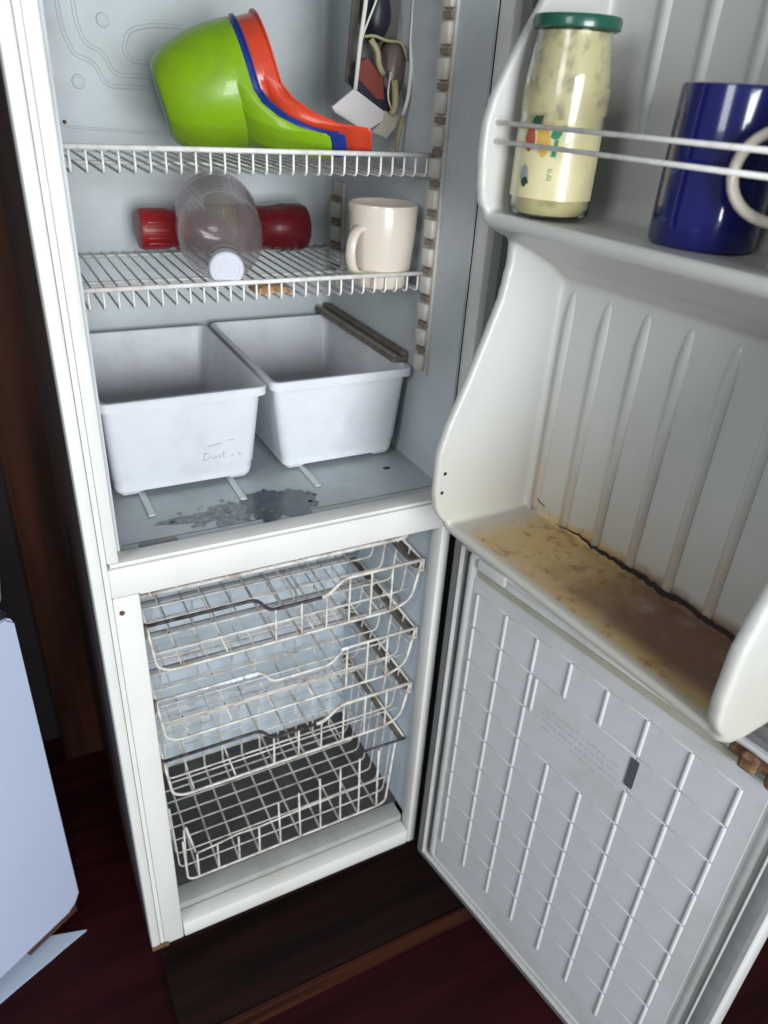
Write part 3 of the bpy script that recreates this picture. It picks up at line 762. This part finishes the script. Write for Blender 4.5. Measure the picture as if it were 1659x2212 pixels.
# crack along the joint of shelf and back: jagged dark strip
def crack(pts, seed):
    bm = bmesh.new(); A = []; B = []
    for i, (s, y, z, wd) in enumerate(pts):
        A.append(bm.verts.new((s, y - .0008, z - wd))); B.append(bm.verts.new((s, y + .0002, z + wd)))
    for i in range(len(A) - 1): bm.faces.new((A[i], A[i + 1], B[i + 1], B[i]))
    return bm
pts3 = []; n = 110
for i in range(n):
    t = i / (n - 1); s = .152 + t * .360
    wd = .0001 + .0050 * min(1, t * 2.6) * (1 - .3 * t) * (.7 + .6 * abs(noise.noise(Vector((s * 60, 1, 2)))))
    z = .9125 + .0050 * noise.noise(Vector((s * 28, 3, 1))) + .0032 * noise.noise(Vector((s * 120, 7, 1)))
    pts3.append((s, .0578, z, wd))
M['crackm'] = mat('dark_crack', (.022, .014, .013), .8)
CR = pts3
obj('crack', crack(pts3, 1), 'crackm', ud)
pts4 = [(.095 + .0016 * i, .0610, .9300 - .00045 * i + .0016 * noise.noise(Vector((i * .7, 1, 1))), .00035 + .0003 * abs(noise.noise(Vector((i, 2, 1))))) for i in range(18)]
obj('crack', crack(pts4, 2), 'crackm', ud)
# two holes in the hinge-side wall
for (dd, zz) in ((.098, .992), (.100, .963)):
    bm = bmesh.new(); lathe(bm, [(0, 0), (.0026, 0), (.0026, .0012), (0, .0012)], 14, Matrix.Translation((.0795, -dd, zz)) @ Matrix.Rotation(R(90), 4, 'Y')); obj('wall_hole', bm, 'screw', ud)
# railing wires
for zz in (1.4145, 1.3965):
    bm = bmesh.new(); tube(bm, [(.074, -.080, zz), (.528, -.080, zz)], .0024, 8); obj('railing_wire', bm, 'wire', ud, smooth='all')

# frame of the upper door for objects standing on its shelf
u2 = Vector((math.cos(th2), -math.sin(th2), 0)); n2 = Vector((-math.sin(th2), -math.cos(th2), 0))
def DP(s, d, z): return Vector(H) + u2 * s + n2 * d + Vector((0, 0, z))

# ------------------------------------------------------------------ jar
ZS = 1.3235
jl = DP(.126, .029, ZS)
M['residue'] = m_contents('greasy_residue', (.60, .54, .31), (.34, .30, .20), 55, .50, .66)
jar = thing('glass_jar', 'tall glass jar of pale yellow spread with herb flecks and a dark green lid', 'jar', jl)
obj('glass', lathe(bmesh.new(), [(0, 0), (.040, .0), (.0455, .004), (.0475, .012), (.0475, .085), (.0468, .100), (.0475, .113), (.0465, .135), (.043, .160), (.0405, .172), (.0405, .184), (.0375, .184), (.0375, .172), (.041, .158), (.0445, .135), (.0452, .1), (.0452, .014), (.040, .005), (0, .004)], 56), 'jarglass', jar, smooth=True)
obj('contents', lathe(bmesh.new(), [(0, .0056), (.039, .0058), (.0445, .0142), (.0446, .1), (.0438, .134), (.0405, .158), (.0370, .170), (0, .172)], 56), 'contents', jar, smooth=True)
bm = lathe(bmesh.new(), [(.0450, .098), (.0453, .112), (.0444, .134), (.0409, .1585), (.0374, .1705), (.0374, .176)], 56)
obj('smeared_residue', bm, 'residue', jar, smooth='all')
bm = bmesh.new(); prof = [(0, .1775), (.0415, .1775), (.0435, .179), (.0440, .186), (.0425, .1895), (.036, .190), (.035, .1885), (0, .1885)]
lathe(bm, prof, 60); obj('lid', bm, 'lid', jar, smooth=True).scale = (1.07, 1.07, 1); jar.scale = (.95, .95, 1)
def wrap(shape, rad, a0, z0, k=1.0):
    """shape: 2-D polygon in metres (x right, y up) wrapped on the jar facing the camera"""
    bm = bmesh.new(); cx = sum(p[0] for p in shape) / len(shape); cy = sum(p[1] for p in shape) / len(shape)
    def Q(x, y):
        a = a0 + x / rad; return (rad * math.cos(a), rad * math.sin(a), z0 + y)
    rings = []
    for f in (1, .75, .5, .25):
        rings.append([bm.verts.new(Q(cx + (p[0] - cx) * f, cy + (p[1] - cy) * f)) for p in shape])
    c = bm.verts.new(Q(cx, cy)); n = len(shape)
    for A, B in zip(rings, rings[1:]):
        for i in range(n): bm.faces.new((A[i], A[(i + 1) % n], B[(i + 1) % n], B[i]))
    for i in range(n): bm.faces.new((rings[-1][i], rings[-1][(i + 1) % n], c))
    return bm
cd = Vector(co.location) - jl; ja = math.atan2(cd.y, cd.x)
bm = bmesh.new(); N = 26
va = [[bm.verts.new((.0479 * math.cos(ja + R(-100 + 172 * i / N)), .0479 * math.sin(ja + R(-100 + 172 * i / N)), z)) for i in range(N + 1)] for z in (.022, .088)]
for i in range(N): bm.faces.new((va[0][i], va[0][i + 1], va[1][i + 1], va[1][i]))
lb = obj('label', bm, 'label', jar, smooth='all')
def ell(cx, cy, rx, ry, n=18, a=0, jag=0): 
    out = []
    for k in range(n):
        t = 2 * math.pi * k / n; f = 1 + jag * noise.noise(Vector((math.cos(t) * 2, math.sin(t) * 2, cx * 50)))
        x, y = rx * f * math.cos(t), ry * f * math.sin(t); out.append((cx + x * math.cos(a) - y * math.sin(a), cy + x * math.sin(a) + y * math.cos(a)))
    return out
leaf = [(-.006, 0), (-.005, .005), (-.001, .0085), (.004, .0095), (.008, .0125), (.0065, .008), (.0060, .003), (.003, -.001), (-.001, -.002)]
obj('printed_leaf', wrap([(x * 1.0 - .0035, y + .0) for x, y in leaf], .0482, ja, .082), 'lab_green', lb)
obj('printed_stem', wrap([(-.0065, -.018), (-.001, -.018), (.0, -.002), (-.004, -.002)], .0482, ja, .082), 'lab_green', lb)
obj('printed_fruit', wrap(ell(-.0165, -.004, .0075, .015, a=.1, jag=.25), .0481, ja, .082), 'lab_orange', lb)
obj('printed_leaf', wrap([(-.034, .010), (-.030, .016), (-.020, .016), (-.023, .009), (-.026, .003), (-.031, .005)], .0483, ja, .085), 'lab_dgreen', lb)
obj('printed_fruit', wrap(ell(-.034, -.003, .0072, .012, jag=.2), .0482, ja, .082), 'lab_red', lb)
obj('printed_fruit', wrap(ell(-.036, -.034, .006, .011, jag=.4), .0482, ja, .078), 'lab_grey', lb)
obj('printed_leaf', wrap(ell(-.034, -.040, .0055, .005, jag=.6), .0483, ja, .078), 'lab_dgreen', lb)
# vertical small green lettering
bm0 = None
for i, (zz) in enumerate((.0495, .0455, .0415)):
    for sh in ([(-.006, .0), (-.001, .0), (-.001, .0008), (-.006, .0008)], [(-.006, .0022), (-.001, .0022), (-.001, .003), (-.006, .003)], [(-.006, .0), (-.0052, 0), (-.0052, .003), (-.006, .003)][:: 1]):
        if i == 1 and sh[0][1] > .002: continue
        obj('printed_letter', wrap([(x - .001, y) for x, y in sh], .0482, ja, zz), 'lab_green', lb)

# ------------------------------------------------------------------ mugs
def mug_body(bm, r0, r1, h, t=.004, foot=.0):
    lathe(bm, [(0, .002), (r0 - .008, .002), (r0 - .006, 0), (r0 - .003, 0), (r0, .004), (r0 + (r1 - r0) * .35, h * .25), (r0 + (r1 - r0) * .75, h * .6), (r1 - .0003, h - .004), (r1 - .001, h - .0008), (r1 - .0025, h), (r1 - t, h - .002), (r0 + (r1 - r0) * .7 - t, h * .5), (r0 - t, .010), (r0 - .012, .006), (0, .006)], 56)
def handle(bm, x0, z0, z1, out, r, ell_=1.0):
    pts = []
    for k in range(17):
        a = R(-90 + 180 * k / 16); pts.append((x0 + out * math.cos(a) ** .8 if math.cos(a) > 0 else x0, 0, (z0 + z1) / 2 + (z1 - z0) / 2 * math.sin(a)))
    pts = [(x0 - .006, 0, z0)] + pts + [(x0 - .006, 0, z1)]
    bm2 = bmesh.new(); tube(bm2, pts, r, 12)
    for v in bm2.verts: v.co.y *= ell_
    me_ = bpy.data.meshes.new('t'); bm2.to_mesh(me_); bm2.free(); bm.from_mesh(me_); bpy.data.meshes.remove(me_)
def mug(label, loc, r0, r1, h, m, hz0, hz1, out, hr, rot, x0=None, group=None, el=1.6):
    t = thing('mug', label, 'mug', loc, (0, 0, rot), group)
    bm = bmesh.new(); mug_body(bm, r0, r1, h); obj('body', bm, m, t, smooth=True)
    bm = bmesh.new(); handle(bm, (x0 if x0 else r1 - .001), hz0, hz1, out, hr, el); obj('handle', bm, m, t, smooth='all')
    return t
mug('cream ceramic mug on the lower wire shelf, its handle to the left', (.5000, .188, 1.1735), .043, .0525, .119, 'cream', .022, .086, .024, .0055, R(-157), x0=.047)
mug('tall cobalt blue mug on the upper door shelf', DP(.302, -.010, ZS), .0505, .0495, .1365, 'bluemug', .03, .10, .03, .006, R(60))
mug('cream mug cut off by the right edge, only its ring handle showing', DP(.440, .026, ZS + .001), .036, .042, .115, 'cream', .034, .107, .052, .0048, math.atan2(.93, -.25) , x0=.036, el=1.3)

# ------------------------------------------------------------------ nested scoops
ax = Vector((.95, -.16, .26)).normalized(); hd = Vector((0.0, -.80, -.56)); hd = (hd - ax * hd.dot(ax)).normalized(); side = ax.cross(hd).normalized()
def scoop(name, label, base, depth, r0, r1, m, hlen, flange=.0, mb=None, group='nested plastic scoops'):
    """bowl with its base at the root, opening along local +z; the rim runs on into a long handle along local +x"""
    mt = Matrix((hd, side, ax)).transposed().to_4x4(); mt.translation = base
    t = thing(name, label, 'scoop', base, mt.to_euler(), group)
    bm = bmesh.new(); n = 64; m_ = 26
    # outline at rim: circle blended with handle neck
    def outline(k, r, spread, hl):
        a = 2 * math.pi * k / n
        x, y = r * math.cos(a), r * math.sin(a)
        w0 = min(1, 1.5 * max(0, math.cos(a)) ** 10)
        if hl > 0:
            x += w0 * hl
            y *= (1 - .0 * w0)
            if w0 > .02: 
                y = y * (1 - min(1, w0 * 1.2)) + math.copysign(min(abs(y), .020), y) * min(1, w0 * 1.2)
        return x, y
    th_ = .0022
    lv = [(0, 0, 0), (r0 * .84, 0, 0), (r0 * .94, .0025, 0), (r0 * 1.02, .009, 0)]
    out_l = []
    def body_r(f): return r0 + (r1 - r0) * (1 - (1 - f) ** 2.4)
    for f in (.16, .28, .4, .52, .62, .72, .8, .86, .87, .885, .91, .95, 1.0):
        hl = max(0, (f - .86) / .14) ** .8 * hlen
        out_l.append((body_r(f), depth * f, hl))
    rings = [[bm.verts.new((0, 0, 0))]]
    for r, z, hl in lv[1:]: rings.append([bm.verts.new((r * math.cos(2 * math.pi * k / n), r * math.sin(2 * math.pi * k / n), z)) for k in range(n)])
    def addring(r, z, hl, dz=0):
        ring_ = []
        for k in range(n):
            x, y = outline(k, r, 0, hl)
            # handle curves: drops a little below the rim then flattens
            ring_.append(bm.verts.new((x, y, z)))
        rings.append(ring_)
    for r, z, hl in out_l: addring(r, z, hl)
    addring(r1 + flange, depth + .0005, hlen + flange)
    addring(r1 + flange, depth + .003, hlen + flange)
    addring(r1 - th_, depth + .003, hlen - .003)
    for (r, z, hl) in out_l[::-1][1:]: addring(r - th_, z + th_ * .3, max(0, hl - .004))
    addring(r0 * .9, .006, 0)
    c = bm.verts.new((0, 0, .005)); rings.append([c])
    for A, B in zip(rings, rings[1:]):
        for k in range(n):
            g = []
            for v in (A[k % len(A)], A[(k + 1) % len(A)], B[(k + 1) % len(B)], B[k % len(B)]):
                if v not in g: g.append(v)
            bm.faces.new(g)
    for v in bm.verts:
        q = v.co.x - .0785
        if q > 0:
            f = min(1, q / .118)
            v.co.z += .095 * f ** 1.25; v.co.x -= .035 * f ** 2
    obj('bowl', bm, m, t, smooth=True)
    if mb:
        bm = bmesh.new(); lathe(bm, [(0, -.0006), (r0 * .78, -.0006), (r0 * .82, .0005)], 48); obj('base', bm, mb, t, smooth=True)
    return t
B0 = Vector((.214, .325, 1.4035))
scoop('green_scoop', 'lime green plastic scoop, outermost of the three nested scoops', B0, .114, .055, .081, 'green', .100, mb='green_base')
scoop('blue_scoop', 'blue plastic scoop showing as a thin rim between the green and red ones', B0 + ax * .0155, .108, .051, .080, 'blue_pl', .1055, .003)
scoop('red_scoop', 'orange red plastic scoop, innermost of the three nested scoops', B0 + ax * .027, .126, .048, .079, 'red_pl', .1135, .004)

# ------------------------------------------------------------------ bottles
def aim(o, d):
    o.rotation_euler = Vector(d).to_track_quat('Z', 'Y').to_euler()
rb = thing('red_bottle', 'dark red bottle with a bright red cap lying across the back of the lower shelf', 'bottle', (.478, .445, 1.2165)); aim(rb, (-1, -.02, .01))
bm = lathe(bmesh.new(), [(0, 0), (.030, 0), (.037, .004), (.0405, .014), (.0410, .050), (.0385, .064), (.0372, .080), (.0385, .096), (.0410, .110), (.0412, .165), (.0405, .180), (.0360, .196), (.0300, .208), (.0285, .214), (0, .214)], 44)
obj('body', bm, 'red_glass', rb, smooth=True)
bm = lathe(bmesh.new(), [(.0, .2145), (.0330, .2145), (.0350, .218), (.0350, .230), (.0330, .233), (.0295, .236), (.0290, .240), (.0300, .243), (.0318, .247), (.0322, .252), (.0322, .285), (.0300, .292), (.022, .2935), (0, .2935)], 44)
for k in range(5): box(bm, .030, .0345, -.0025 + (k - 2) * .008, .0005 + (k - 2) * .008, .250, .285, bev=.0008)
obj('cap', bm, 'red_cap', rb, smooth=True)
bm = tube(bmesh.new(), rounded([(-.030, -.027, .035), (-.036, -.031, .075), (-.030, -.027, .115)], .02, 5), [.004] * 8 if False else .0045, 8)
obj('grip', bm, 'red_glass', rb, smooth='all')
obj('side_label', bx(-.0415, -.0375, -.010, .010, .058, .100, bev=.0018), 'red_cap', rb)
cb = thing('clear_bottle', 'large clear plastic bottle lying with its white cap towards the viewer', 'bottle', (.300, .388, 1.2560)); aim(cb, (-.055, -.235, -.040))
prof = [(0, .004), (.03, 0), (.052, .003), (.061, .012), (.064, .03)]
for k in range(6): prof += [(.0635, .035 + k * .012), (.0612, .041 + k * .012)]
prof += [(.0635, .110), (.0625, .125), (.059, .145), (.0525, .165), (.044, .185), (.035, .202), (.027, .214), (.0215, .222), (.0205, .226), (.0205, .233)]
obj('body', lathe(bmesh.new(), prof, 64), 'pet', cb, smooth='all')
bm = bmesh.new(); n = 48
lathe(bm, [(.0225, .2335), (.0235, .236), (.0235, .252), (.0215, .2545), (.017, .2548), (.0165, .2538), (.0, .2538)], n)
lathe(bm, [(.0105, .2536), (.0105, .2544), (.0120, .2544), (.0120, .2536)], 32)
for k in range(30):
    a = 2 * math.pi * k / 30
    tube(bm, [(.0236 * math.cos(a), .0236 * math.sin(a), .2375), (.0236 * math.cos(a), .0236 * math.sin(a), .2515)], .0006, 5)
obj('cap', bm, 'white_cap', cb, smooth=True)
obj('cap_ring', lathe(bmesh.new(), [(.0245, .224), (.0262, .2265), (.0262, .2295), (.0245, .2318)], 40), 'pet', cb, smooth=True)
# tan packet
tp = thing('tan_packet', 'small crumpled tan packet lying on the lower wire shelf behind the front bar', 'packet', (.318, .185, 1.1735))
bm = bmesh.new(); bmesh.ops.create_grid(bm, x_segments=14, y_segments=8, size=1)
for v in bm.verts:
    e = 1 - max(abs(v.co.x), abs(v.co.y)) ** 4
    v.co = Vector((v.co.x * .027, v.co.y * .02, .002 + .007 * e + .003 * noise.noise(v.co * 3)))
r = bmesh.ops.extrude_face_region(bm, geom=bm.faces[:]); bmesh.ops.translate(bm, vec=(0, 0, -.0015), verts=[g for g in r['geom'] if isinstance(g, bmesh.types.BMVert)])
obj('wrapper', bm, 'tan', tp, smooth=True)

# ------------------------------------------------------------------ torn-out thermostat hanging at the right wall
tt = thing('hanging_thermostat', 'torn out thermostat box hanging from strings above the upper shelf', 'thermostat', (.50, .25, 1.336))
def T(x, y, z): return (-.0511 + (x + .0511) * .9485 - .50, y - .06 - .25, 1.4376 + (z - 1.4376) * .9485 - 1.336)
def poly3(pts, thick, m, name, nrm=(0, -1, 0)):
    bm = bmesh.new(); A = [bm.verts.new(T(*p)) for p in pts]; nv = Vector(nrm).normalized() * thick
    B = [bm.verts.new(Vector(T(*p)) - nv) for p in pts]; n = len(pts)
    bm.faces.new(A); bm.faces.new(B[::-1])
    for i in range(n): bm.faces.new((A[i], A[(i + 1) % n], B[(i + 1) % n], B[i]))
    return obj(name, bm, m, tt)
poly3([(.498, .30, 1.437), (.462, .30, 1.411), (.468, .302, 1.404), (.511, .30, 1.384), (.523, .30, 1.382), (.551, .30, 1.397), (.552, .30, 1.408)], .006, 'card', 'pale_cover')
poly3([(.551, .299, 1.410), (.577, .299, 1.404), (.572, .299, 1.388), (.556, .299, 1.372), (.530, .299, 1.380), (.548, .298, 1.396)], .003, 'card2', 'torn_flap')
poly3([(.499, .306, 1.452), (.503, .306, 1.432), (.545, .306, 1.405), (.562, .306, 1.410), (.556, .306, 1.44), (.515, .306, 1.463)], .012, 'black', 'black_housing')
poly3([(.506, .305, 1.472), (.520, .305, 1.478), (.547, .305, 1.456), (.552, .305, 1.425), (.540, .305, 1.425), (.505, .305, 1.452)], .010, 'darkred', 'red_block')
bm = bmesh.new(); bmesh.ops.create_uvsphere(bm, u_segments=24, v_segments=16, radius=1, matrix=Matrix.Translation(T(.540, .32, 1.538)) @ Matrix.Diagonal((.021, .02, .037, 1)))
for v in bm.verts: v.co += Vector((1, .3, .6)) * .004 * noise.noise(v.co * 60)
obj('black_bag', bm, 'black', tt, smooth='all')
bm = bmesh.new(); lathe(bm, [(0, -.058), (.008, -.055), (.017, -.038), (.021, -.01), (.0205, .02), (.016, .036), (.007, .042), (0, .043)], 10, Matrix.Translation(T(.570, .322, 1.462)) @ Matrix.Rotation(R(8), 4, 'Y'))
obj('brown_casing', bm, 'casing', tt, smooth=True)
poly3([(.512, .335, 1.60), (.590, .335, 1.60), (.584, .335, 1.47), (.576, .335, 1.412), (.547, .335, 1.420), (.500, .335, 1.446), (.5045, .335, 1.50)], .004, 'housing_in', 'housing_back')
def cord(pts, r, m, name='cord', rad=.01):
    bm = bmesh.new(); tube(bm, rounded([T(*p) for p in pts], rad, 4), r, 7); obj(name, bm, m, tt, smooth='all')
cord([(.511, .298, 1.62), (.511, .298, 1.549), (.5045, .298, 1.50), (.4985, .298, 1.436)], .0032, 'string', 'housing_edge')
cord([(.545, .297, 1.62), (.528, .297, 1.552), (.508, .297, 1.508), (.504, .297, 1.49)], .0015, 'string')
cord([(.592, .30, 1.62), (.590, .30, 1.50), (.588, .29, 1.47), (.583, .285, 1.43), (.578, .290, 1.405)], .0030, 'string', 'housing_edge')
cord([(.578, .290, 1.405), (.573, .290, 1.375), (.567, .288, 1.338)], .0032, 'yellow')
cord([(.508, .300, 1.504), (.525, .296, 1.507), (.548, .296, 1.501), (.572, .295, 1.503), (.585, .30, 1.480)], .0022, 'yellow')
cord([(.522, .300, 1.502), (.534, .298, 1.488), (.536, .298, 1.470), (.545, .298, 1.458)], .0045, 'yellow')
cord([(.560, .290, 1.452), (.563, .289, 1.430), (.563, .289, 1.415), (.558, .290, 1.405)], .0052, 'yellow')
cord([(.553, .29, 1.462), (.549, .289, 1.43), (.556, .289, 1.414)], .0010, 'string')
